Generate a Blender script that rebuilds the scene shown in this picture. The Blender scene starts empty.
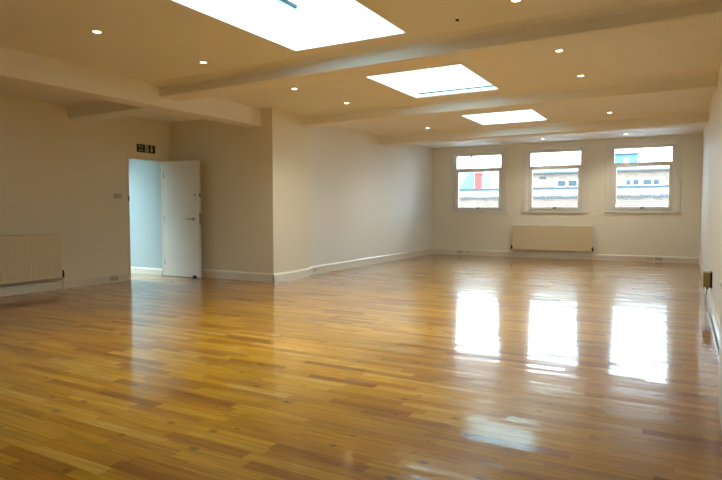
import bpy, bmesh, math, random
from mathutils import Vector, Matrix
random.seed(7)
S = bpy.context.scene
COL = S.collection

# ------------------------------------------------------------------ helpers
def B():
    return bmesh.new()

def box(bm, x0, x1, y0, y1, z0, z1, bev=0.0, seg=2):
    vs = [bm.verts.new((x, y, z)) for x in (x0, x1) for y in (y0, y1) for z in (z0, z1)]
    f = [(0, 1, 3, 2), (4, 6, 7, 5), (0, 4, 5, 1), (2, 3, 7, 6), (0, 2, 6, 4), (1, 5, 7, 3)]
    fs = [bm.faces.new([vs[i] for i in q]) for q in f]
    if bev:
        es = list({e for q in fs for e in q.edges})
        bmesh.ops.bevel(bm, geom=es, offset=bev, segments=seg, profile=0.5, affect='EDGES')
    return fs

def prism(bm, profile, axis, a0, a1, skew=0.0):
    """profile: closed 2-D outline; extruded along axis ('x': profile is (y,z); 'y': profile is (x,z)).
    skew shifts the profile's first coordinate per metre along the axis."""
    ends = []
    for a in (a0, a1):
        ring = []
        for p, q in profile:
            p2 = p + skew * (a - a0)
            ring.append(bm.verts.new((a, p2, q) if axis == 'x' else (p2, a, q)))
        ends.append(ring)
    n = len(profile)
    for i in range(n):
        j = (i + 1) % n
        bm.faces.new((ends[0][i], ends[0][j], ends[1][j], ends[1][i]))
    bm.faces.new(list(reversed(ends[0])))
    bm.faces.new(ends[1])
    bmesh.ops.recalc_face_normals(bm, faces=bm.faces)

def cyl(bm, c, r, h, axis='z', seg=24, r2=None):
    m = Matrix.Translation(c)
    if axis == 'x':
        m = m @ Matrix.Rotation(math.pi / 2, 4, 'Y')
    if axis == 'y':
        m = m @ Matrix.Rotation(math.pi / 2, 4, 'X')
    bmesh.ops.create_cone(bm, cap_ends=True, cap_tris=False, segments=seg, radius1=r,
                          radius2=r if r2 is None else r2, depth=h, matrix=m)

def lathe(bm, prof, c, axis='z', seg=32):
    """prof: list of (radius, height) revolved about the axis through c"""
    rings = []
    for r, h in prof:
        ring = []
        for i in range(seg):
            a = 2 * math.pi * i / seg
            u, v = r * math.cos(a), r * math.sin(a)
            o = {'z': (u, v, h), 'y': (u, h, v), 'x': (h, u, v)}[axis]
            ring.append(bm.verts.new((c[0] + o[0], c[1] + o[1], c[2] + o[2])))
        rings.append(ring)
    for a, b in zip(rings, rings[1:]):
        for i in range(seg):
            j = (i + 1) % seg
            bm.faces.new((a[i], a[j], b[j], b[i]))
    bmesh.ops.recalc_face_normals(bm, faces=bm.faces)

def tube(bm, pts, r, seg=10):
    pts = [Vector(p) for p in pts]
    rings = []
    for i, p in enumerate(pts):
        d = (pts[min(i + 1, len(pts) - 1)] - pts[max(i - 1, 0)]).normalized()
        up = Vector((0, 0, 1)) if abs(d.z) < .9 else Vector((0, 1, 0))
        s = d.cross(up).normalized(); t = s.cross(d)
        rings.append([bm.verts.new(p + r * (s * math.cos(2 * math.pi * k / seg) + t * math.sin(2 * math.pi * k / seg))) for k in range(seg)])
    for a, b in zip(rings, rings[1:]):
        for k in range(seg):
            bm.faces.new((a[k], a[(k + 1) % seg], b[(k + 1) % seg], b[k]))
    bm.faces.new(rings[0]); bm.faces.new(rings[-1])
    bmesh.ops.recalc_face_normals(bm, faces=bm.faces)

def obj(name, bm, mat, parent=None, smooth=False, label=None):
    me = bpy.data.meshes.new(name)
    bm.to_mesh(me); bm.free()
    me.materials.append(mat)
    if smooth:
        for p in me.polygons:
            p.use_smooth = True
    o = bpy.data.objects.new(name, me)
    COL.objects.link(o)
    if parent is not None:
        o.parent = parent
        q = parent
        loc = Vector((0, 0, 0))
        while q is not None:
            loc += q.location; q = q.parent
        for v in me.vertices:
            v.co -= loc
    if label:
        o['label'] = label
    return o

def tag(o, label, cat, group=None, kind=None):
    o['label'] = label; o['category'] = cat
    if group: o['group'] = group
    if kind: o['kind'] = kind
    return o

def thing(name, loc, label, cat, group=None):
    o = bpy.data.objects.new(name, None)
    o.empty_display_size = .1
    COL.objects.link(o)
    o.location = loc
    return tag(o, label, cat, group)

def struct(name, bm, mat, parent=None, label=None):
    o = obj(name, bm, mat, parent)
    if parent is None:
        o['kind'] = 'structure'
        if label: o['label'] = label
    return o

def copy_tree(o, parent=None):
    c = o.copy(); COL.objects.link(c); c.parent = parent
    for ch in list(o.children):
        copy_tree(ch, c)
    return c

# ------------------------------------------------------------------ materials
def lin(c):
    return tuple(((v / 255) / 12.92 if v / 255 <= .04045 else ((v / 255 + .055) / 1.055) ** 2.4) for v in c) + (1,)

def newmat(name):
    m = bpy.data.materials.new(name); m.use_nodes = True
    nt = m.node_tree
    return m, nt, nt.nodes, nt.links, nt.nodes['Principled BSDF']

def plain(name, rgb, rough=.5, var=.04, scale=6, bump=0.0, metal=0.0, spec=.5, bscale=None):
    m, nt, N, L, P = newmat(name)
    P.inputs['Roughness'].default_value = rough
    P.inputs['Metallic'].default_value = metal
    P.inputs['Specular IOR Level'].default_value = spec
    tc = N.new('ShaderNodeTexCoord')
    no = N.new('ShaderNodeTexNoise'); no.inputs['Scale'].default_value = scale; no.inputs['Detail'].default_value = 4
    L.new(tc.outputs['Object'], no.inputs['Vector'])
    mx = N.new('ShaderNodeMix'); mx.data_type = 'RGBA'
    c = lin(rgb)
    mx.inputs['A'].default_value = tuple(max(0, v * (1 - var)) for v in c[:3]) + (1,)
    mx.inputs['B'].default_value = tuple(min(1, v * (1 + var)) for v in c[:3]) + (1,)
    L.new(no.outputs['Fac'], mx.inputs['Factor'])
    L.new(mx.outputs['Result'], P.inputs['Base Color'])
    if bump:
        n2 = N.new('ShaderNodeTexNoise'); n2.inputs['Scale'].default_value = bscale or 60; n2.inputs['Detail'].default_value = 3
        L.new(tc.outputs['Object'], n2.inputs['Vector'])
        bp = N.new('ShaderNodeBump'); bp.inputs['Strength'].default_value = bump; bp.inputs['Distance'].default_value = .004
        L.new(n2.outputs['Fac'], bp.inputs['Height']); L.new(bp.outputs['Normal'], P.inputs['Normal'])
    return m

M_wall = plain('wall_paint', (234, 229, 208), .55, .02, 1.5, .25, bscale=45)
M_wall_far = plain('far_wall_paint', (243, 241, 226), .55, .02, 1.5, .25, bscale=45)
M_wall_white = plain('wall_paint_pale', (236, 235, 228), .5, .02, 1.5, .25, bscale=45)
M_ceil = plain('ceiling_paint', (238, 236, 230), .7, .02, 1.2, .15)
M_beam = plain('beam_paint', (238, 236, 228), .7, .02, 1.2, .15)
M_hall = plain('hall_paint', (184, 200, 202), .6, .02, 2, .15)
M_hallfloor = plain('hall_floor_grey', (150, 152, 148), .35, .1, 4)
M_trim = plain('white_gloss_trim', (232, 228, 214), .25, .02, 3)
M_upvc = plain('white_window_frame', (236, 236, 230), .3, .01, 3)
M_door = plain('white_door_paint', (232, 230, 220), .35, .02, 2)
M_rad = plain('cream_radiator_enamel', (230, 217, 184), .35, .02, 3)
M_well = plain('skylight_well_white', (218, 238, 236), .6, .01, 2)
M_chrome = plain('brushed_steel', (150, 150, 145), .3, .05, 30, metal=1.0)
M_dark = plain('dark_metal', (44, 40, 30), .4, .1, 30, metal=.3)
M_black = plain('black_plastic', (14, 14, 13), .45, .1, 30)
M_signbg = plain('sign_dark_green', (14, 26, 18), .4, .05, 20)
M_signfg = plain('sign_pale_lettering', (196, 206, 176), .5, .02, 20)
M_plate = plain('white_plastic_plate', (222, 218, 206), .35, .01, 20)
M_platedull = plain('grey_plastic_plate', (198, 192, 176), .4, .02, 20)
M_brass = plain('brass_box_metal', (150, 138, 84), .4, .12, 25, metal=.35)
M_cable = plain('grey_cable', (92, 94, 90), .5, .05, 20)
M_alu = plain('grey_skylight_frame', (26, 52, 54), .4, .05, 20)
M_ledge = plain('ledge_paint', (222, 218, 206), .45, .02, 2, .15)

def emit_mat(name, rgb, s):
    m, nt, N, L, P = newmat(name)
    P.inputs['Base Color'].default_value = (.8, .8, .8, 1)
    P.inputs['Emission Color'].default_value = rgb + (1,)
    P.inputs['Emission Strength'].default_value = s
    return m
M_lamp = emit_mat('halogen_glow', (1.0, .86, .44), 8)

def glass_mat():
    m, nt, N, L, P = newmat('clear_glass')
    N.remove(P)
    out = N['Material Output']
    t = N.new('ShaderNodeBsdfTransparent'); t.inputs['Color'].default_value = (.93, .97, .96, 1)
    g = N.new('ShaderNodeBsdfGlossy'); g.inputs['Roughness'].default_value = .02
    f = N.new('ShaderNodeFresnel'); f.inputs['IOR'].default_value = 1.45
    mx = N.new('ShaderNodeMixShader')
    L.new(f.outputs[0], mx.inputs[0]); L.new(t.outputs[0], mx.inputs[1]); L.new(g.outputs[0], mx.inputs[2])
    L.new(mx.outputs[0], out.inputs['Surface'])
    return m
M_glass = glass_mat()

def math_node(N, L, op, a, b=None, c=None):
    n = N.new('ShaderNodeMath'); n.operation = op
    for i, v in enumerate((a, b, c)):
        if v is None: continue
        if isinstance(v, (int, float)): n.inputs[i].default_value = v
        else: L.new(v, n.inputs[i])
    return n.outputs[0]

def floor_mat():
    m, nt, N, L, P = newmat('varnished_oak_strips')
    W, LEN = .072, .52
    mn = lambda *a: math_node(N, L, *a)
    tc = N.new('ShaderNodeTexCoord'); sp = N.new('ShaderNodeSeparateXYZ')
    L.new(tc.outputs['Object'], sp.inputs[0])
    X, Y = sp.outputs[0], sp.outputs[1]
    yr = mn('DIVIDE', Y, W); row = mn('FLOOR', yr); fy = mn('FRACT', yr)
    wn = N.new('ShaderNodeTexWhiteNoise'); wn.noise_dimensions = '1D'; L.new(row, wn.inputs['W'])
    xo = mn('ADD', mn('DIVIDE', X, LEN), mn('MULTIPLY', wn.outputs['Value'], 17.3))
    col = mn('FLOOR', xo); fx = mn('FRACT', xo)
    cb = N.new('ShaderNodeCombineXYZ'); L.new(col, cb.inputs[0]); L.new(row, cb.inputs[1])
    w2 = N.new('ShaderNodeTexWhiteNoise'); w2.noise_dimensions = '2D'; L.new(cb.outputs[0], w2.inputs['Vector'])
    pid = w2.outputs['Value']
    w3 = N.new('ShaderNodeSeparateColor'); L.new(w2.outputs['Color'], w3.inputs[0])
    # strip tone
    cr = N.new('ShaderNodeValToRGB')
    e = cr.color_ramp.elements
    e[0].position = 0; e[0].color = lin((148, 88, 38))
    e[1].position = 1; e[1].color = lin((212, 164, 98))
    for pos, c in ((.10, (174, 114, 54)), (.35, (188, 132, 64)), (.65, (202, 148, 78)), (.88, (206, 154, 86))):
        k = e.new(pos); k.color = lin(c)
    L.new(pid, cr.inputs[0])
    # grain along the strip, shifted per strip
    gv = N.new('ShaderNodeCombineXYZ')
    L.new(mn('ADD', mn('MULTIPLY', X, 2.2), mn('MULTIPLY', pid, 31)), gv.inputs[0])
    L.new(mn('ADD', mn('MULTIPLY', Y, 55), mn('MULTIPLY', w3.outputs[1], 19)), gv.inputs[1])
    gn = N.new('ShaderNodeTexNoise'); gn.inputs['Scale'].default_value = 1; gn.inputs['Detail'].default_value = 5; gn.inputs['Distortion'].default_value = .6
    L.new(gv.outputs[0], gn.inputs['Vector'])
    gm = N.new('ShaderNodeMapRange'); gm.inputs[1].default_value = .3; gm.inputs[2].default_value = .7; gm.inputs[3].default_value = .62; gm.inputs[4].default_value = 1.22
    L.new(gn.outputs['Fac'], gm.inputs[0])
    # broad patches of wear and tone
    bn = N.new('ShaderNodeTexNoise'); bn.inputs['Scale'].default_value = 1.1; bn.inputs['Detail'].default_value = 3
    bs = N.new('ShaderNodeMapping'); bs.inputs['Scale'].default_value = (.6, 1.5, 1)
    L.new(tc.outputs['Object'], bs.inputs[0]); L.new(bs.outputs[0], bn.inputs['Vector'])
    bm_ = N.new('ShaderNodeMapRange'); bm_.inputs[1].default_value = .3; bm_.inputs[2].default_value = .7; bm_.inputs[3].default_value = .76; bm_.inputs[4].default_value = 1.14
    L.new(bn.outputs['Fac'], bm_.inputs[0])
    # gaps between strips
    ey = mn('MINIMUM', fy, mn('SUBTRACT', 1.0, fy))
    ex = mn('MULTIPLY', mn('MINIMUM', fx, mn('SUBTRACT', 1.0, fx)), LEN / W)
    ed = mn('MINIMUM', ey, ex)
    gp = N.new('ShaderNodeMapRange'); gp.inputs[1].default_value = 0; gp.inputs[2].default_value = .022; gp.inputs[3].default_value = .5; gp.inputs[4].default_value = 1
    L.new(ed, gp.inputs[0])
    # knots
    kv = N.new('ShaderNodeMapping'); kv.inputs['Scale'].default_value = (3.0, 5.0, 1)
    L.new(tc.outputs['Object'], kv.inputs[0])
    vo = N.new('ShaderNodeTexVoronoi'); vo.voronoi_dimensions = '2D'; vo.inputs['Scale'].default_value = 1.0
    L.new(kv.outputs[0], vo.inputs['Vector'])
    vs = N.new('ShaderNodeSeparateColor'); L.new(vo.outputs['Color'], vs.inputs[0])
    ksz = mn('MULTIPLY', mn('GREATER_THAN', vs.outputs[0], .55), mn('ADD', .03, mn('MULTIPLY', vs.outputs[1], .10)))
    kn = N.new('ShaderNodeMapRange'); kn.inputs[3].default_value = .42; kn.inputs[4].default_value = 1
    L.new(vo.outputs['Distance'], kn.inputs[0]); L.new(mn('MULTIPLY', ksz, .35), kn.inputs[1]); L.new(mn('ADD', ksz, .0001), kn.inputs[2])
    f = mn('MULTIPLY', mn('MULTIPLY', gm.outputs[0], bm_.outputs[0]), mn('MULTIPLY', gp.outputs[0], kn.outputs[0]))
    mul = N.new('ShaderNodeVectorMath'); mul.operation = 'SCALE'
    L.new(cr.outputs[0], mul.inputs[0]); L.new(f, mul.inputs['Scale'])
    hs = N.new('ShaderNodeHueSaturation'); hs.inputs['Saturation'].default_value = FLOOR_SAT; hs.inputs['Value'].default_value = FLOOR_VAL
    L.new(mul.outputs[0], hs.inputs['Color']); L.new(hs.outputs[0], P.inputs['Base Color'])
    # each strip lies at its own slight tilt and is a little dished, under thick varnish with brush waves
    tilt = mn('MULTIPLY', mn('SUBTRACT', w3.outputs[2], .5), fy)
    dish = mn('MULTIPLY', mn('POWER', mn('SUBTRACT', fy, .5), 2.0), 1.2)
    wv = N.new('ShaderNodeTexNoise'); wv.inputs['Scale'].default_value = 1; wv.inputs['Detail'].default_value = 2
    wm = N.new('ShaderNodeMapping'); wm.inputs['Scale'].default_value = (1.6, 9, 1)
    L.new(tc.outputs['Object'], wm.inputs[0]); L.new(wm.outputs[0], wv.inputs['Vector'])
    h = mn('ADD', mn('ADD', mn('MULTIPLY', tilt, TILT), mn('MULTIPLY', dish, .00006 / .001 * .5)), mn('MULTIPLY', wv.outputs['Fac'], WAVE))
    bp = N.new('ShaderNodeBump'); bp.inputs['Strength'].default_value = 1; bp.inputs['Distance'].default_value = .001
    L.new(h, bp.inputs['Height'])
    L.new(bp.outputs['Normal'], P.inputs['Normal'])
    P.inputs['Roughness'].default_value = .30
    P.inputs['Specular IOR Level'].default_value = .15
    P.inputs['Coat Weight'].default_value = 1.0
    P.inputs['Coat IOR'].default_value = 1.5
    P.inputs['Coat Roughness'].default_value = COAT_R
    L.new(bp.outputs['Normal'], P.inputs['Coat Normal'])
    return m
FLOOR_SAT, FLOOR_VAL, TILT, WAVE, COAT_R = 1.15, .73, 2.2, 1.8, .10
M_floor = floor_mat()

def brick_mat(name, a, b, mortar, scale=1.0):
    m, nt, N, L, P = newmat(name)
    tc = N.new('ShaderNodeTexCoord'); mp = N.new('ShaderNodeMapping')
    mp.inputs['Rotation'].default_value = (math.pi / 2, 0, 0)
    L.new(tc.outputs['Object'], mp.inputs[0])
    br = N.new('ShaderNodeTexBrick')
    br.inputs['Color1'].default_value = lin(a); br.inputs['Color2'].default_value = lin(b); br.inputs['Mortar'].default_value = lin(mortar)
    br.inputs['Scale'].default_value = scale
    br.inputs['Brick Width'].default_value = .225; br.inputs['Row Height'].default_value = .075; br.inputs['Mortar Size'].default_value = .01
    L.new(mp.outputs[0], br.inputs['Vector'])
    no = N.new('ShaderNodeTexNoise'); no.inputs['Scale'].default_value = 1.5; no.inputs['Detail'].default_value = 5
    L.new(tc.outputs['Object'], no.inputs['Vector'])
    mr = N.new('ShaderNodeMapRange'); mr.inputs[3].default_value = .75; mr.inputs[4].default_value = 1.2
    L.new(no.outputs['Fac'], mr.inputs[0])
    vm = N.new('ShaderNodeVectorMath'); vm.operation = 'SCALE'
    L.new(br.outputs['Color'], vm.inputs[0]); L.new(mr.outputs[0], vm.inputs['Scale']); L.new(vm.outputs[0], P.inputs['Base Color'])
    P.inputs['Roughness'].default_value = .9
    return m
M_brick = brick_mat('pale_stock_brick', (112, 94, 80), (92, 75, 62), (110, 100, 90))
M_brick2 = brick_mat('brown_brick_parapet', (98, 74, 60), (80, 60, 48), (104, 94, 86))
M_redclay = plain('red_chimney_brick', (128, 44, 40), .8, .1, 3)
M_render = plain('white_render', (138, 144, 148), .8, .06, 1.5)
M_slate = plain('slate_blue_roof', (66, 92, 122), .6, .1, 2)
M_coping = plain('grey_clay_coping', (52, 50, 48), .8, .3, 6)
M_cyanblock = plain('blue_grey_cladding', (60, 88, 106), .6, .05, 1)
M_darkglass = plain('dark_window_glass', (40, 48, 58), .1, .05, 1)
M_lead = plain('lead_gutter', (44, 54, 60), .6, .1, 2)
M_bounce = plain('pale_bounce_ground', (205, 212, 216), .9, .08, 1)  # near-white so the unseen ground throws light up through the windows
M_roofgravel = plain('flat_roof_gravel', (150, 146, 140), .9, .2, 8)

# ------------------------------------------------------------------ room dimensions
XR, XL, XP, XD = .29, -5.787, -5.68, -7.93         # right wall, long left wall, pier face, door wall
YF, YP, YP2, YB = 14.234, 7.317, 8.314, -1.3       # window wall, return wall, pier end, back wall
ZC, ZA = 2.75, 2.68                                # ceilings: room, side bay
T = .3
SK = .035                                          # the beams run very slightly off square
sky = [(-3.47, -2.24, 3.05, 4.86), (-3.40, -2.19, 6.19, 7.70), (-3.36, -2.17, 9.49, 10.72)]
win = [-4.58, -2.715, -.845]                       # window centres
WW, WZ0, WZ1 = .66, 1.13, 2.60                     # half width of the opening, sill and head

# ---- floor
bm = B(); box(bm, XD - T, XR + T, YB - T, YF + T, -.12, 0)
struct('floor', bm, M_floor)

# ---- ceiling with three skylight holes
def grid_slab(bm, xs, ys, z0, z1, holes):
    for a, b in zip(xs, xs[1:]):
        for c, d in zip(ys, ys[1:]):
            if any(h[0] - 1e-6 <= a and b <= h[1] + 1e-6 and h[2] - 1e-6 <= c and d <= h[3] + 1e-6 for h in holes):
                continue
            box(bm, a, b, c, d, z0, z1)
    bmesh.ops.remove_doubles(bm, verts=bm.verts, dist=1e-5)
    # drop internal faces shared by two cells
    seen = {}
    for f in bm.faces:
        seen.setdefault(tuple(round(v, 3) for v in f.calc_center_median()), []).append(f)
    bmesh.ops.delete(bm, geom=[f for l in seen.values() if len(l) > 1 for f in l], context='FACES')

bm = B()
ys = [YB - T] + [v for s in sky for v in (s[2], s[3])] + [YF + T]
grid_slab(bm, [-6.05] + sorted({v for s in sky for v in s[:2]}) + [XR + T], ys, ZC, ZC + .30, sky)
struct('ceiling', bm, M_ceil)
bm = B(); box(bm, XD - T, -6.05, YB - T, YP + .05, ZA, ZC + .30)
struct('ceiling_side_bay', bm, M_ceil)

# ---- walls
def wall_y(bm, x0, x1, y0, y1, z0, z1, holes):
    """wall in a plane of constant y with openings (xa, xb, za, zb)"""
    xs = sorted({x0, x1} | {h[0] for h in holes} | {h[1] for h in holes})
    zs = sorted({z0, z1} | {h[2] for h in holes} | {h[3] for h in holes})
    for a, b in zip(xs, xs[1:]):
        for c, d in zip(zs, zs[1:]):
            if any(h[0] <= a and b <= h[1] and h[2] <= c and d <= h[3] for h in holes): continue
            box(bm, a, b, y0, y1, c, d)
bm = B(); wall_y(bm, XL - T, XR + T, YF, YF + T, 0, ZC, [(c - WW, c + WW, WZ0, WZ1) for c in win])
struct('wall_windows', bm, M_wall_far)
bm = B(); box(bm, XR, XR + T, YB - T, YF, 0, ZC)
struct('wall_right', bm, M_wall_white)
bm = B(); box(bm, XD - T, XR, YB - T, YB, 0, ZC)
struct('wall_back', bm, M_wall)
DY0, DY1, DH = 6.42, 7.17, 2.0
bm = B()
box(bm, XD - .07, XD, YB, DY0, 0, ZC); box(bm, XD - .07, XD, DY1, YP, 0, ZC); box(bm, XD - .07, XD, DY0, DY1, DH, ZC)
struct('wall_door_side', bm, M_wall)
bm = B(); box(bm, XD - .07, XL, YP, YP + T, 0, ZC); box(bm, XL, XP, YP, YP2, 0, ZC)
struct('wall_pier', bm, M_wall)
bm = B(); box(bm, XL - T, XL, YP + T, YF, 0, ZC)
struct('wall_left', bm, M_wall_white)

# ---- beams (ceiling downstands), splayed on their far side
def beam(n, y0, x0=XL, x1=XR, zb=2.57, sk=SK, top=ZC):
    bm = B()
    p = [(y0 - .10, top), (y0 - .02, top - .03), (y0, top - .06), (y0, zb + .01), (y0 + .02, zb), (y0 + .30, zb), (y0 + .40, zb + .02), (y0 + .80, top - .02), (y0 + .90, top)]
    prism(bm, p, 'x', x1, x0, -sk)
    return struct('trim_%d' % n, bm, M_beam, label='shallow painted ceiling beam running across the room')
beam(1, 5.06, x0=-5.95, zb=2.585)
beam(2, 7.93, sk=.025, zb=2.565)
beam(3, 10.93, sk=.04, zb=2.555)
beam(4, 5.32, x0=XD, x1=-6.1, zb=2.49, top=ZA)
# long downstand along the side bay
bm = B(); box(bm, -6.16, -5.9, YB, YP, 2.472, ZC, .006, 1)
struct('trim_5', bm, M_beam, label='deep painted beam running along the room to the pier')

# ---- skirting boards
SH = .135
def skirt_profile(d, h=SH):
    return [(0, 0), (d, 0), (d, h - .03), (d * .75, h - .012), (d * .35, h), (0, h)]
def skirt(bm, axis, at, a0, a1, sgn, h=SH):
    prism(bm, [(at + sgn * p, q) for p, q in skirt_profile(.018, h)], 'x' if axis == 'x' else 'y', a0, a1)
bm = B(); skirt(bm, 'x', YF, XL + .018, XR - .018, -1); struct('baseboard_windows', bm, M_trim)
bm = B(); skirt(bm, 'y', XR, YB, YF, -1, .14); struct('baseboard_right', bm, M_trim)
bm = B(); skirt(bm, 'y', XL, YP2, YF, 1, .15); struct('baseboard_left', bm, M_trim)
bm = B(); skirt(bm, 'x', YP, XD, XP + .018, -1, .14); skirt(bm, 'y', XP, YP - .018, YP2 + .0, 1, .14)
struct('baseboard_pier', bm, M_trim)
bm = B(); skirt(bm, 'y', XD, YB, DY0 - .03, 1, .13); struct('baseboard_door_side', bm, M_trim)

# ---- skylights
for i, (x0, x1, y0, y1) in enumerate(sky):
    n = 4 + i
    g = 3.18
    bm = B()
    w = .02
    i_ = .004
    for a in ((x0 - w, x0 + i_, y0 - w, y1 + w), (x1 - i_, x1 + w, y0 - w, y1 + w), (x0 + i_, x1 - i_, y0 - w, y0 + i_), (x0 + i_, x1 - i_, y1 - i_, y1 + w)):
        box(bm, *a, ZC + .002, g)
    well = struct('window_%d' % n, bm, M_well, label='skylight with a deep white well cut through the ceiling')
    bm = B()   # curb frame round the pane
    for a in ((x0 - .09, x0, y0 - .09, y1 + .09), (x1, x1 + .09, y0 - .09, y1 + .09), (x0, x1, y0 - .09, y0), (x0, x1, y1, y1 + .09)):
        box(bm, *a, g, g + .09)
    obj('skylight_curb', bm, M_upvc, well)
    bm = B(); box(bm, x0 - .005, x0 + .022, y0, y1, g - .012, g + .02)
    obj('seal_strip', bm, M_alu, well)
    bm = B(); box(bm, x0 - .05, x1 + .05, y0 - .05, y1 + .05, g + .03, g + .045)
    obj('glass_pane', bm, M_glass, well)
    # thin metal bead round the opening
    bm = B()
    for a in ((x0 - .0, x0 + .008, y0, y1), (x1 - .008, x1, y0, y1), (x0, x1, y0, y0 + .008), (x0, x1, y1 - .008, y1)):
        box(bm, *a, ZC - .004, ZC + .02)
    obj('edge_bead', bm, M_upvc, well)
    if i == 1:
        bm = B(); box(bm, x0 + .06, x1, y1 - .05, y1 - .03, ZC + .035, ZC + .05)
        obj('glazing_bar', bm, M_alu, well)

# ---- windows of the far wall
for i, c in enumerate(win):
    x0, x1 = c - WW, c + WW
    # frame (root): flat casing boards on the wall face and the jambs
    bm = B()
    cw = .09
    box(bm, x0 - cw, x0 + .02, YF - .02, YF + .0, WZ0 - .02, WZ1 + .10, .003, 1)
    box(bm, x1 - .02, x1 + cw, YF - .02, YF + .0, WZ0 - .02, WZ1 + .10, .003, 1)
    box(bm, x0 + .02, x1 - .02, YF - .02, YF + .0, WZ1 - .02, WZ1 + .10, .003, 1)
    fr = struct('window_%d' % (i + 1), bm, M_upvc)
    bm = B()
    for a in ((x0, x0 + .02), (x1 - .02, x1)):
        box(bm, a[0], a[1], YF, YF + .2, WZ0, WZ1)
    box(bm, x0 + .02, x1 - .02, YF, YF + .2, WZ1 - .02, WZ1)
    obj('window_lining', bm, M_upvc, fr)
    bm = B(); box(bm, x0 - cw - .01, x1 + cw + .01, YF - .032, YF + .2, WZ0 - .05, WZ0, .006, 2)
    obj('window_sill', bm, M_upvc, fr)
    # plastic window unit: outer frame, transom
    F0, F1 = YF + .03, YF + .10
    bm = B()
    fx0, fx1 = x0 + .02, x1 - .02
    box(bm, fx0, c - .575, F0, F1, WZ0, WZ1 - .02, .004, 1)
    box(bm, c + .575, fx1, F0, F1, WZ0, WZ1 - .02, .004, 1)
    box(bm, c - .575, c + .575, F0, F1, 2.512, WZ1 - .02, .004, 1)
    box(bm, c - .575, c + .575, F0, F1, 2.130, 2.200, .004, 1)
    box(bm, c - .575, c + .575, F0, F1, WZ0, WZ0 + .035, .004, 1)
    obj('outer_frame', bm, M_upvc, fr)
    # opening lower sash
    bm = B()
    s0, s1, q0, q1 = c - .575, c + .575, WZ0 + .035, 2.135
    e = .05
    box(bm, s0, s0 + e, F0 - .015, F1 - .01, q0, q1, .005, 2)
    box(bm, s1 - e, s1, F0 - .015, F1 - .01, q0, q1, .005, 2)
    box(bm, s0 + e, s1 - e, F0 - .015, F1 - .01, q0, q0 + e, .005, 2)
    box(bm, s0 + e, s1 - e, F0 - .015, F1 - .01, q1 - e * .6, q1, .005, 2)
    sash = obj('sash', bm, M_upvc, fr)
    bm = B(); box(bm, s0 + e - .01, s1 - e + .01, F0 + .02, F0 + .032, q0 + e - .01, q1 - e * .6 + .01)
    obj('lower_pane', bm, M_glass, sash)
    bm = B()
    box(bm, c - .03, c + .03, F0 - .03, F0 - .015, q0 + .012, q0 + .04, .003, 1)
    box(bm, c - .01, c + .075, F0 - .05, F0 - .03, q0 + .035, q0 + .052, .003, 1)
    box(bm, c - .01, c + .012, F0 - .05, F0 - .015, q0 + .018, q0 + .05, .003, 1)
    obj('handle', bm, M_dark, sash)
    bm = B(); box(bm, c - .585, c + .585, F0 + .03, F0 + .042, 2.19, 2.54)
    obj('upper_pane', bm, M_glass, fr)
    if i == 0:
        bm = B()
        box(bm, c - .20, c - .16, F0 - .02, F0, 2.47, 2.512, .003, 1)
        box(bm, c - .186, c - .174, F0 - .03, F0 - .012, 2.42, 2.48, .003, 1)
        obj('vent_catch', bm, M_dark, fr)

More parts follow.
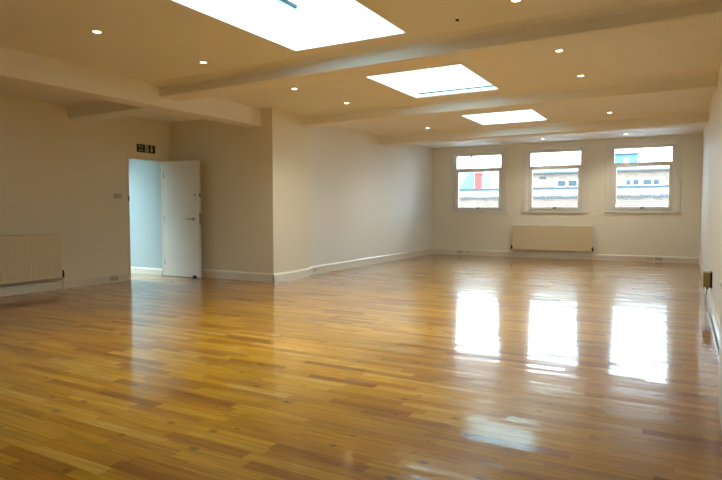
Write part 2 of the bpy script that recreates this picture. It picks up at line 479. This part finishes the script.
# ---- radiators
def radiator(axis, at, a0, a1, z0, z1, sgn, label, group, valve_ends=(0, 1)):
    """fluted convector panel; axis = wall direction, at = wall plane, sgn = into the room"""
    def put(u0, u1, d0, d1, q0, q1, bm, bev=0.0):
        lo, hi = sorted((at + sgn * d0, at + sgn * d1))
        if axis == 'x': box(bm, u0, u1, lo, hi, q0, q1, bev, 2)
        else: box(bm, lo, hi, u0, u1, q0, q1, bev, 2)
    mid = (a0 + a1) / 2
    loc = (mid, at + sgn * .06, z0) if axis == 'x' else (at + sgn * .06, mid, z0)
    r = thing('radiator', loc, label, 'radiator')
    r['group'] = group
    # front panel: fluted sheet swept from the vertical section
    bm = B()
    pitch = .0335
    n = int((a1 - a0 - .03) / pitch)
    m = (a1 - a0 - n * pitch) / 2
    us = [(a0, .105), (a0 + .004, .11), (a0 + m, .11)]
    for k in range(n):
        u = a0 + m + k * pitch
        us += [(u + pitch * .28, .11), (u + pitch * .40, .107), (u + pitch * .60, .107), (u + pitch * .72, .11)]
    us += [(a1 - m, .11), (a1 - .004, .11), (a1, .105)]
    flat = [(u, min(.11, d if i in (0, len(us) - 1) else .11)) for i, (u, d) in enumerate(us)]
    levels = [(z0, [(u, .100) for u, d in us]), (z0 + .008, flat), (z0 + .035, flat), (z0 + .05, us), (z1 - .05, us), (z1 - .035, flat), (z1 - .008, flat), (z1, [(u, .100) for u, d in us])]
    rows = []
    for z, prof in levels:
        rows.append([bm.verts.new((u, at + sgn * d, z) if axis == 'x' else (at + sgn * d, u, z)) for u, d in prof])
    for A, Bq in zip(rows, rows[1:]):
        for i in range(len(us) - 1):
            bm.faces.new((A[i], A[i + 1], Bq[i + 1], Bq[i]))
    put(a0, a1, .088, .1005, z0 + .001, z1 - .001, bm)
    bmesh.ops.recalc_face_normals(bm, faces=bm.faces)
    obj('front_panel', bm, M_rad, r)
    bm = B(); put(a0 + .01, a1 - .01, .035, .05, z0 + .01, z1 - .01, bm, .004); obj('rear_panel', bm, M_rad, r)
    bm = B()
    put(a0 + .002, a1 - .002, .032, .096, z1 - .004, z1 + .010, bm, .003)
    g = obj('top_grille', bm, M_rad, r)
    bm = B()
    k = a0 + .03
    while k < a1 - .05:
        put(k, k + .022, .045, .085, z1 + .0095, z1 + .0115, bm); k += .04
    obj('grille_slots', bm, M_dark, g)
    bm = B(); put(a0 - .002, a0 + .006, .04, .10, z0 + .01, z1, bm, .002); obj('end_cover', bm, M_rad, r)
    bm = B(); put(a1 - .006, a1 + .002, .04, .10, z0 + .01, z1, bm, .002); obj('end_cover', bm, M_rad, r)
    for u in (a0 + .2, a1 - .2):
        bm = B(); put(u - .015, u + .015, .002, .036, z0 + .08, z1 - .08, bm); obj('wall_bracket', bm, M_rad, r)
    for e in valve_ends:
        u = a0 - .035 if e == 0 else a1 + .035
        c = (u, at + sgn * .07) if axis == 'x' else (at + sgn * .07, u)
        bm = B(); cyl(bm, (c[0], c[1], z0 + .045), .017, .075, 'z', 16); cyl(bm, (c[0], c[1], z0 + .09), .013, .03, 'z', 16)
        ax = 'x' if axis == 'x' else 'y'
        off = .018 if e == 0 else -.018
        cc = (c[0] + (off if axis == 'x' else 0), c[1] + (off if axis == 'y' else 0), z0 + .04)
        cyl(bm, cc, .010, .045, ax, 12)
        v = obj('valve', bm, M_dark, r)
        bm = B(); cyl(bm, (c[0], c[1], (z0 + .01) / 2), .0075, z0 + .01, 'z', 12)
        obj('pipe', bm, M_trim, r)
    return r
radiator('x', YF, -3.657, -1.865, .19, .785, -1, 'long cream fluted panel radiator under the middle window on the far wall', 'panel radiators on the walls')
radiator('y', XD, 3.3, 5.165, .17, .80, 1, 'cream fluted panel radiator on the left wall beside the doorway, cut by the left edge', 'panel radiators on the walls', (1,))

# ---- doorway, open door
bm = B()
box(bm, XD - .07, XD + .006, DY0 - .0, DY0 + .012, 0, DH, .003, 1)
box(bm, XD - .07, XD + .006, DY1 - .012, DY1, 0, DH, .003, 1)
box(bm, XD - .07, XD + .006, DY0 + .012, DY1 - .012, DH - .01, DH, .003, 1)
box(bm, XD, XD + .008, DY0 - .03, DY0, 0, DH + .03, .004, 2)
box(bm, XD, XD + .008, DY1, DY1 + .03, 0, DH + .03, .004, 2)
box(bm, XD, XD + .008, DY0, DY1, DH, DH + .03, .004, 2)
struct('trim_6', bm, M_trim, label='narrow white painted frame round the doorway')
door = bpy.data.objects.new('door_1', None); COL.objects.link(door)
door.location = (XD + .018, DY1 - .03, 0); door['kind'] = 'structure'
door['label'] = 'flat white door standing open into the room against the return wall'
def leafbox(x0, x1, y0, y1, z0, z1, bev=.002):
    bm = B(); box(bm, x0, x1, y0, y1, z0, z1, bev, 1); return bm
def lobj(name, bm, mat, par=door):       # already in the door's own coordinates
    me = bpy.data.meshes.new(name); bm.to_mesh(me); bm.free(); me.materials.append(mat)
    o = bpy.data.objects.new(name, me); COL.objects.link(o); o.parent = par
    return o
DW = .80
leaf = lobj('door_leaf', leafbox(.0, DW, 0, .04, .008, 1.992), M_door)
bm = B(); cyl(bm, (DW - .115, -.006, 1.0), .024, .012, 'y', 20); cyl(bm, (DW - .115, -.03, 1.0), .010, .05, 'y', 14)
tube(bm, [(DW - .115, -.052, 1.0), (DW - .14, -.055, 1.0), (DW - .19, -.055, 1.0), (DW - .235, -.052, 1.0)], .009)
lobj('door_handle', bm, M_chrome)
bm = B(); cyl(bm, (DW - .115, .046, 1.0), .024, .012, 'y', 20); cyl(bm, (DW - .115, .07, 1.0), .010, .05, 'y', 14)
tube(bm, [(DW - .115, .09, 1.0), (DW - .14, .093, 1.0), (DW - .235, .092, 1.0)], .009)
lobj('door_handle', bm, M_chrome)
bm = leafbox(DW - .001, DW + .004, .008, .032, .90, 1.10, .001); lobj('latch_plate', bm, M_dark)
bm = B(); cyl(bm, (DW - .085, -.004, 1.40), .012, .008, 'y', 14); lobj('keyhole', bm, M_dark)
bm = leafbox(DW, DW + .012, .010, .030, 1.37, 1.43, .002); lobj('night_latch', bm, M_dark)
for z in (.25, 1.0, 1.75):
    bm = B(); cyl(bm, (-.008, -.002, z), .006, .09, 'z', 12); lobj('hinge', bm, M_chrome)
# lever strike plate on the near jamb
st = tag(obj('strike_plate', leafbox(XD + .007, XD + .011, DY0 - .012, DY0 + .010, 1.30, 1.38, .001), M_dark),
         'small dark metal strike plate on the near side of the door frame', 'strike plate')
door.rotation_euler = (0, 0, math.radians(1.5))
# door stop on the floor
dx, dy = XD + .018 + DW - .03, DY1 - .045
bm = B(); lathe(bm, [(0, 0), (.036, 0), (.038, .008), (.033, .045), (.02, .056), (0, .057)], (dx - .005, dy - .05, 0), 'z', 24)
ds = thing('door_stop', (dx - .005, dy - .05, 0), 'small dark round door stop on the floor at the open door', 'door stop')
obj('rubber_buffer', bm, M_black, ds, True)
bm = B(); lathe(bm, [(.0, .001), (.042, .001), (.042, .007), (.0, .008)], (dx - .005, dy - .05, 0), 'z', 24)
obj('base_ring', bm, M_chrome, ds, True)

# ---- hallway behind the doorway
HX = XD - .07
bm = B(); box(bm, HX - 2.2, HX, 4.0, 7.6, -.12, -.001); struct('floor_hall', bm, M_floor)
bm = B(); box(bm, HX - 2.2, HX, 7.165, 7.4, 0, 2.6); struct('wall_hall_end', bm, M_hall)
bm = B(); box(bm, HX - 2.4, HX - 2.2, 4.0, 7.4, 0, 2.6); struct('wall_hall_left', bm, M_hall)
bm = B(); box(bm, HX - 2.2, HX, 3.8, 4.0, 0, 2.6); struct('wall_hall_near', bm, M_hall)
bm = B(); grid_slab(bm, [HX - 2.4, HX - 1.7, HX - .5, HX], [3.8, 4.9, 6.6, 7.4], 2.6, 2.75, [(HX - 1.7, HX - .5, 4.9, 6.6)])
struct('ceiling_hall', bm, M_hall)
bm = B(); box(bm, HX - 1.7, HX - .5, 4.9, 6.6, 2.68, 2.69); struct('window_7', bm, M_glass, label='hallway skylight pane')
bm = B(); skirt(bm, 'x', 7.165, HX - 2.2, HX, -1, .12); struct('baseboard_hall', bm, M_trim)

# ---- fire exit sign
sg = thing('exit_sign', (XD, 6.79, 2.11), 'dark green and black fire exit sign above the doorway', 'sign')
bm = B(); box(bm, XD, XD + .006, 6.60, 6.98, 2.11, 2.245, .001, 1); obj('sign_board', bm, M_signbg, sg)
def text(body, size, ymid, z, name, mat, parent, xo):
    cu = bpy.data.curves.new(name, 'FONT'); cu.body = body; cu.size = size; cu.align_x = 'CENTER'; cu.align_y = 'CENTER'; cu.extrude = .0008
    t = bpy.data.objects.new(name, cu); COL.objects.link(t)
    bpy.context.view_layer.update()
    me = bpy.data.meshes.new_from_object(t.evaluated_get(bpy.context.evaluated_depsgraph_get()))
    bpy.data.objects.remove(t); bpy.data.curves.remove(cu)
    # face +x: text x -> +y, text y -> +z
    for v in me.vertices:
        x, y, z_ = v.co
        v.co = (xo + z_ - parent.location.x, ymid + x - parent.location.y, z + y - parent.location.z)
    me.materials.clear(); me.materials.append(mat)
    o = bpy.data.objects.new(name, me); COL.objects.link(o); o.parent = parent
    return o
text('Fire', .062, 6.675, 2.208, 'lettering', M_signfg, sg, XD + .0065)
text('exit', .062, 6.675, 2.148, 'lettering', M_signfg, sg, XD + .0065)
bm = B(); box(bm, XD + .0055, XD + .007, 6.765, 6.835, 2.118, 2.238); pn = obj('pictogram_panel', bm, M_signfg, sg)
bm = B()
def flat(bm, pts, x0, x1):
    a = [bm.verts.new((x0, p, q)) for p, q in pts]; b = [bm.verts.new((x1, p, q)) for p, q in pts]
    n = len(pts)
    for i in range(n):
        bm.faces.new((a[i], a[(i + 1) % n], b[(i + 1) % n], b[i]))
    bm.faces.new(a); bm.faces.new(b); bmesh.ops.recalc_face_normals(bm, faces=bm.faces)
xa, xb = XD + .0068, XD + .0080
cyl(bm, (XD + .0074, 6.806, 2.221), .009, .0012, 'x', 14)
flat(bm, [(6.792, 2.207), (6.808, 2.210), (6.803, 2.176), (6.786, 2.176)], xa, xb)            # torso
flat(bm, [(6.803, 2.206), (6.826, 2.190), (6.822, 2.184), (6.800, 2.197)], xa, xb)            # arm
flat(bm, [(6.793, 2.207), (6.773, 2.192), (6.777, 2.186), (6.796, 2.200)], xa, xb)            # arm
flat(bm, [(6.800, 2.178), (6.818, 2.158), (6.812, 2.130), (6.804, 2.132), (6.808, 2.155), (6.790, 2.176)], xa, xb)
flat(bm, [(6.794, 2.178), (6.788, 2.152), (6.770, 2.136), (6.774, 2.130), (6.796, 2.148), (6.802, 2.176)], xa, xb)
obj('running_figure', bm, M_signbg, pn)
bm = B()
flat(bm, [(6.890, 2.232), (6.914, 2.232), (6.914, 2.170), (6.936, 2.170), (6.902, 2.122), (6.868, 2.170), (6.890, 2.170)], XD + .0058, XD + .0072)
obj('arrow', bm, M_signfg, sg, label='pale arrow pointing down')

# ---- small wall fittings
def plate(axis, at, sgn, u, z, w, h, mat, name, label, cat, parts=None, group=None, d=.009):
    def put(bm, u0, u1, d0, d1, q0, q1, bev):
        lo, hi = sorted((at + sgn * d0, at + sgn * d1))
        if axis == 'x': box(bm, u0, u1, lo, hi, q0, q1, bev, 1)
        else: box(bm, lo, hi, u0, u1, q0, q1, bev, 1)
    loc = (u, at, z) if axis == 'x' else (at, u, z)
    t = thing(name, loc, label, cat, group)
    bm = B(); put(bm, u - w / 2, u + w / 2, -.001, d, z - h / 2, z + h / 2, .002); obj('face_plate', bm, mat, t)
    if parts == 'sockets':
        for s in (-1, 1):
            bm = B()
            c = u + s * w * .24
            put(bm, c - .004, c + .004, d - .001, d + .0008, z + .008, z + .020, 0)
            put(bm, c - .016, c - .008, d - .001, d + .0008, z - .018, z - .011, 0)
            put(bm, c + .008, c + .016, d - .001, d + .0008, z - .018, z - .011, 0)
            obj('pin_holes', bm, M_black, t)
            bm = B(); put(bm, c - s * .022 - .006, c - s * .022 + .006, d - .001, d + .004, z + .012, z + .028, .001); obj('switch', bm, mat, t)
    if parts == 'screws':
        for s in (-1, 1):
            bm = B(); cc = u + s * w * .42
            put(bm, cc - .003, cc + .003, d - .001, d + .001, z - .003, z + .003, 0); obj('screw', bm, M_chrome, t)
    return t
plate('y', XD, 1, 6.21, 1.375, .15, .075, M_platedull, 'blank_plate', 'small grey blank plate on the tan wall left of the doorway', 'wall plate', 'screws')
plate('y', XD + .018, 1, 6.10, .062, .146, .076, M_platedull, 'double_socket', 'grey double socket on the skirting just left of the doorway', 'socket', 'sockets', 'sockets on the skirting boards')
plate('x', YF - .018, -1, -5.02, .078, .146, .080, M_platedull, 'double_socket', 'left of two grey double sockets on the far skirting below the left window', 'socket', 'sockets', 'sockets on the skirting boards')
plate('x', YF - .018, -1, -4.82, .078, .146, .080, M_plate, 'double_socket', 'right, whiter double socket of the pair on the far skirting below the left window', 'socket', 'sockets', 'sockets on the skirting boards')
plate('x', YF - .018, -1, -.66, .075, .146, .080, M_plate, 'double_socket', 'white double socket on the far skirting below the right window, left of its pair', 'socket', 'sockets', 'sockets on the skirting boards')
plate('x', YF - .018, -1, -.48, .075, .146, .080, M_platedull, 'double_socket', 'grey double socket on the far skirting nearest the right wall', 'socket', 'sockets', 'sockets on the skirting boards')
plate('y', XL + .018, 1, 8.66, .082, .146, .080, M_plate, 'double_socket', 'white double socket on the long wall skirting right beside the pier', 'socket', 'sockets', 'sockets on the skirting boards')

# metal box with a cable on the right wall
mb = thing('outlet_box', (XR, 7.78, .25), 'olive brass metal outlet box low on the right wall with a cable below', 'outlet box')
bm = B(); box(bm, XR - .02, XR, 7.72, 7.90, .245, .428, .003, 1); obj('gap_shade', bm, M_black, mb)  # black slab put in as the shade in the gap behind the box
bm = B(); box(bm, XR - .090, XR - .02, 7.73, 7.89, .25, .424, .006, 2); obj('box_body', bm, M_brass, mb)
bm = B(); cyl(bm, (XR - .045, 7.80, .240), .012, .022, 'z', 16); obj('gland', bm, M_dark, mb)
bm = B(); tube(bm, [(XR - .045, 7.80, .235), (XR - .05, 7.79, .20), (XR - .058, 7.77, .13), (XR - .06, 7.75, .06), (XR - .058, 7.72, .008), (XR - .045, 7.62, .006), (XR - .028, 7.40, .006), (XR - .026, 6.8, .006), (XR - .026, 6.0, .006), (XR - .026, 5.0, .006)], .005)
obj('cable', bm, M_cable, mb)

# low boxed-in ledge along the right wall
ld = thing('boxed_ledge', (.24, 1.5, 0), 'low off-white boxed-in ledge along the right wall, cut by the right edge', 'ledge')
bm = B(); box(bm, .19, XR - .002, YB + .02, 3.85, .0, .715, .004, 1); obj('boxing', bm, M_ledge, ld)
bm = B(); box(bm, .182, XR - .002, YB + .02, 3.858, .715, .735, .004, 2); obj('top_board', bm, M_trim, ld)

# ---- recessed downlights
def make_downlight():
    t = thing('downlight', (0, 0, ZC), '', 'downlight', 'recessed downlights in the ceiling')
    bm = B(); lathe(bm, [(.034, .0), (.036, -.004), (.043, -.005), (.048, -.002), (.049, 0)], (0, 0, ZC))
    obj('trim_ring', bm, M_chrome, t, True)
    bm = B(); cyl(bm, (0, 0, ZC - .0015), .034, .003, 'z', 32)
    obj('lamp', bm, M_lamp, t)
    return t
DL = [(-4.66, 3.47, 'downlight nearest the left beam, front of its row'),
      (-4.61, 4.74, 'downlight left of the big skylight, just before the first cross beam'),
      (-4.55, 6.34, 'downlight between the first beam and the pier top'),
      (-4.47, 7.56, 'downlight left of the middle skylight, close before the second beam'),
      (-4.43, 10.60, 'downlight left of the smallest far skylight'),
      (-1.17, 4.53, 'downlight at the top edge, right of the big near skylight'),
      (-1.15, 6.16, 'downlight right of the middle skylight, just past the first beam'),
      (-1.13, 7.42, 'downlight right of the middle skylight, just before the second beam'),
      (-1.125, 10.43, 'downlight right of the far skylight, before the third beam'),
      (-1.135, 13.51, 'downlight close to the far wall above the right window'),
      (-2.835, 13.46, 'downlight close to the far wall above the middle window')]
d0 = make_downlight()
for i, (x, y, lab) in enumerate(DL):
    d = d0 if i == 0 else copy_tree(d0)
    d.location = (x, y, ZC); d['label'] = 'small round lit ' + lab
    sp = bpy.data.lights.new('halogen_spot', 'SPOT'); sp.energy = 34
    sp.color = (1.0, .91, .74); sp.spot_size = math.radians(130); sp.spot_blend = .9; sp.shadow_soft_size = .035
    so = bpy.data.objects.new('halogen_spot', sp); COL.objects.link(so); so.location = (x, y, ZC - .012)
# small smoke detector point on the ceiling right of the big skylight
bm = B(); lathe(bm, [(0, -.012), (.012, -.011), (.016, -.004), (.017, 0)], (-1.72, 4.75, ZC), 'z', 20)
tag(obj('ceiling_hook', bm, M_dark, None, True), 'tiny dark fitting on the ceiling right of the big skylight', 'ceiling fitting')

# ------------------------------------------------------------------ outside: roofs across the street
def part(name, parent, mat, *b, bev=0):
    bm = B(); box(bm, *b, bev, 1); return obj(name, bm, mat, parent)
# near parapet with clay coping
p = thing('parapet_wall', (-5, 24, -6), 'brown brick parapet with grey coping, seen low in all three windows', 'wall')
part('brickwork', p, M_brick2, -16, 5, 24, 24.3, -6, 1.62)
bm = B()
x = -16.0
while x < 5:
    w = random.uniform(.11, .16); h = random.uniform(.02, .07)
    cyl(bm, (x + w / 2, 24.15, 1.64 + h / 2), .5 * w, .40, 'y', 10)
    x += w
cp = obj('coping', bm, M_coping, p)
# white rendered flat roof upstand behind the parapet
p = thing('rendered_roof', (-5, 27, -6), 'white rendered roof band behind the brick parapet outside', 'roof')
part('render_band', p, M_render, -18, 6, 27, 27.3, -6, 2.10)
part('ledge', p, M_lead, -18, 6, 26.95, 27.35, 2.10, 2.17)
part('flat_roof', p, M_roofgravel, -18, 6, 27.3, 33.9, -6, 1.75)
# brick building behind middle and right windows
b = thing('brick_building', (-3, 34, -6), 'pale brick building with small dark windows across the street, behind middle and right windows', 'building')
part('brickwork', b, M_brick, -7.8, 3.5, 34, 39.5, -6, 3.22)
part('gutter', b, M_lead, -7.9, 3.6, 33.85, 34.1, 3.22, 3.30)
part('fascia', b, M_render, -7.9, 3.6, 33.9, 39.6, 3.30, 3.38)
f = part('window_surround', b, M_render, -2.95, -.95, 33.93, 34.01, 2.42, 2.86)
for x0, x1 in ((-2.78, -2.58), (-2.44, -2.18), (-1.96, -1.58), (-1.48, -1.22)):
    part('pane', f, M_darkglass, x0, x1, 33.915, 33.94, 2.49, 2.74)
f = part('window_surround', b, M_render, -6.40, -5.15, 33.93, 34.01, 2.42, 2.86)
for x0, x1 in ((-6.28, -5.88), (-5.72, -5.28)):
    part('pane', f, M_darkglass, x0, x1, 33.915, 33.94, 2.49, 2.80)
f = part('vent_slot', b, M_darkglass, -7.30, -6.95, 33.96, 34.01, 2.94, 3.06)
# cladding roof block
b = thing('roof_block', (-3.6, 41, 3), 'blue-grey clad rooftop block with a small white window, behind the right window', 'building')
part('cladding', b, M_cyanblock, -5.2, -2.75, 41, 44, -6, 4.74)
f = part('window_frame', b, M_render, -3.55, -3.25, 40.95, 41.01, 4.16, 4.45)
part('roof_edge', b, M_lead, -5.3, -2.65, 40.9, 44.1, 4.74, 4.80)
# house with blue slate roof and red chimney behind the left window
b = thing('slate_roof_house', (-14, 40, -6), 'house with a sloping blue slate roof and white gable seen through the left window', 'building')
part('wall', b, M_render, -17.5, -7.9, 40, 44, -6, 2.70)
bm = B(); prism(bm, [(-15.2, 2.7), (-13.1, 2.7), (-13.1, 3.95), (-13.35, 3.95), (-14.1, 2.95)], 'y', 39.9, 44)
obj('slate_slope', bm, M_slate, b)
bm = B(); box(bm, -14.6, -13.7, 39.9, 41.5, 4.1, 4.25); box(bm, -14.5, -13.8, 40, 41.4, 2.7, 4.1)
obj('dormer', bm, M_render, b)
bm = B(); box(bm, -12.46, -12.06, 38.0, 38.5, -6, 3.55, .02, 1)
ch = tag(obj('chimney_stack', bm, M_redclay), 'tall red brick chimney stack seen through the left window', 'chimney')
bm = B(); box(bm, -12.52, -12.0, 37.95, 38.55, 3.55, 3.66, .02, 1)
obj('chimney_cap', bm, M_redclay, ch)
# unseen ground, raised and paled to bounce sky light up to the ceiling
bm = B(); box(bm, -60, 50, 14.6, 90, -3.3, -3); o = struct('ground', bm, M_bounce)

# ------------------------------------------------------------------ sky: bright overcast, brighter overhead
w = bpy.data.worlds.new('overcast_sky'); S.world = w; w.use_nodes = True
N, L = w.node_tree.nodes, w.node_tree.links
bg = N['Background']
tc = N.new('ShaderNodeTexCoord'); sp = N.new('ShaderNodeSeparateXYZ'); L.new(tc.outputs['Generated'], sp.inputs[0])
mr = N.new('ShaderNodeMapRange'); mr.inputs[1].default_value = 0; mr.inputs[2].default_value = 1; mr.inputs[3].default_value = 2.5; mr.inputs[4].default_value = 20.0
L.new(sp.outputs[2], mr.inputs[0])
bg.inputs['Color'].default_value = (.72, .91, 1.10, 1)
L.new(mr.outputs[0], bg.inputs['Strength'])

# portals help the sky light find the openings
def portal(name, loc, rot, sx, sy):
    l = bpy.data.lights.new(name, 'AREA'); l.shape = 'RECTANGLE'; l.size = sx; l.size_y = sy; l.cycles.is_portal = True
    o = bpy.data.objects.new(name, l); COL.objects.link(o); o.location = loc; o.rotation_euler = rot
for x0, x1, y0, y1 in sky:
    portal('sky_portal', ((x0 + x1) / 2, (y0 + y1) / 2, 3.30), (0, 0, 0), x1 - x0 + .1, y1 - y0 + .1)
portal('sky_portal', (HX - 1.1, 5.75, 2.74), (0, 0, 0), 1.2, 1.7)
for c in win:
    portal('sky_portal', (c, YF + .29, 1.87), (-math.pi / 2, 0, 0), 1.3, 1.45)

# ------------------------------------------------------------------ camera
cd = bpy.data.cameras.new('camera'); cam = bpy.data.objects.new('camera', cd); COL.objects.link(cam)
cd.sensor_width = 36; cd.lens = 579.34 / 722 * 36; cd.clip_start = .02; cd.clip_end = 300
yaw, pit, rol = math.radians(29.202), math.radians(2.917), math.radians(.055)
cam.matrix_world = Matrix.Translation((0, 0, 1.14)) @ Matrix.Rotation(yaw, 4, 'Z') @ Matrix.Rotation(math.pi / 2 - pit, 4, 'X') @ Matrix.Rotation(-rol, 4, 'Z')
S.camera = cam
S.view_settings.view_transform = 'Standard'
S.view_settings.look = 'None'
S.view_settings.exposure = 0.88
S.view_settings.gamma = 1.0
S.view_settings.use_curve_mapping = False
S.cycles.max_bounces = 12; S.cycles.diffuse_bounces = 6; S.cycles.glossy_bounces = 5; S.cycles.transparent_max_bounces = 12
S.cycles.sample_clamp_indirect = 8
S.cycles.use_denoising = True
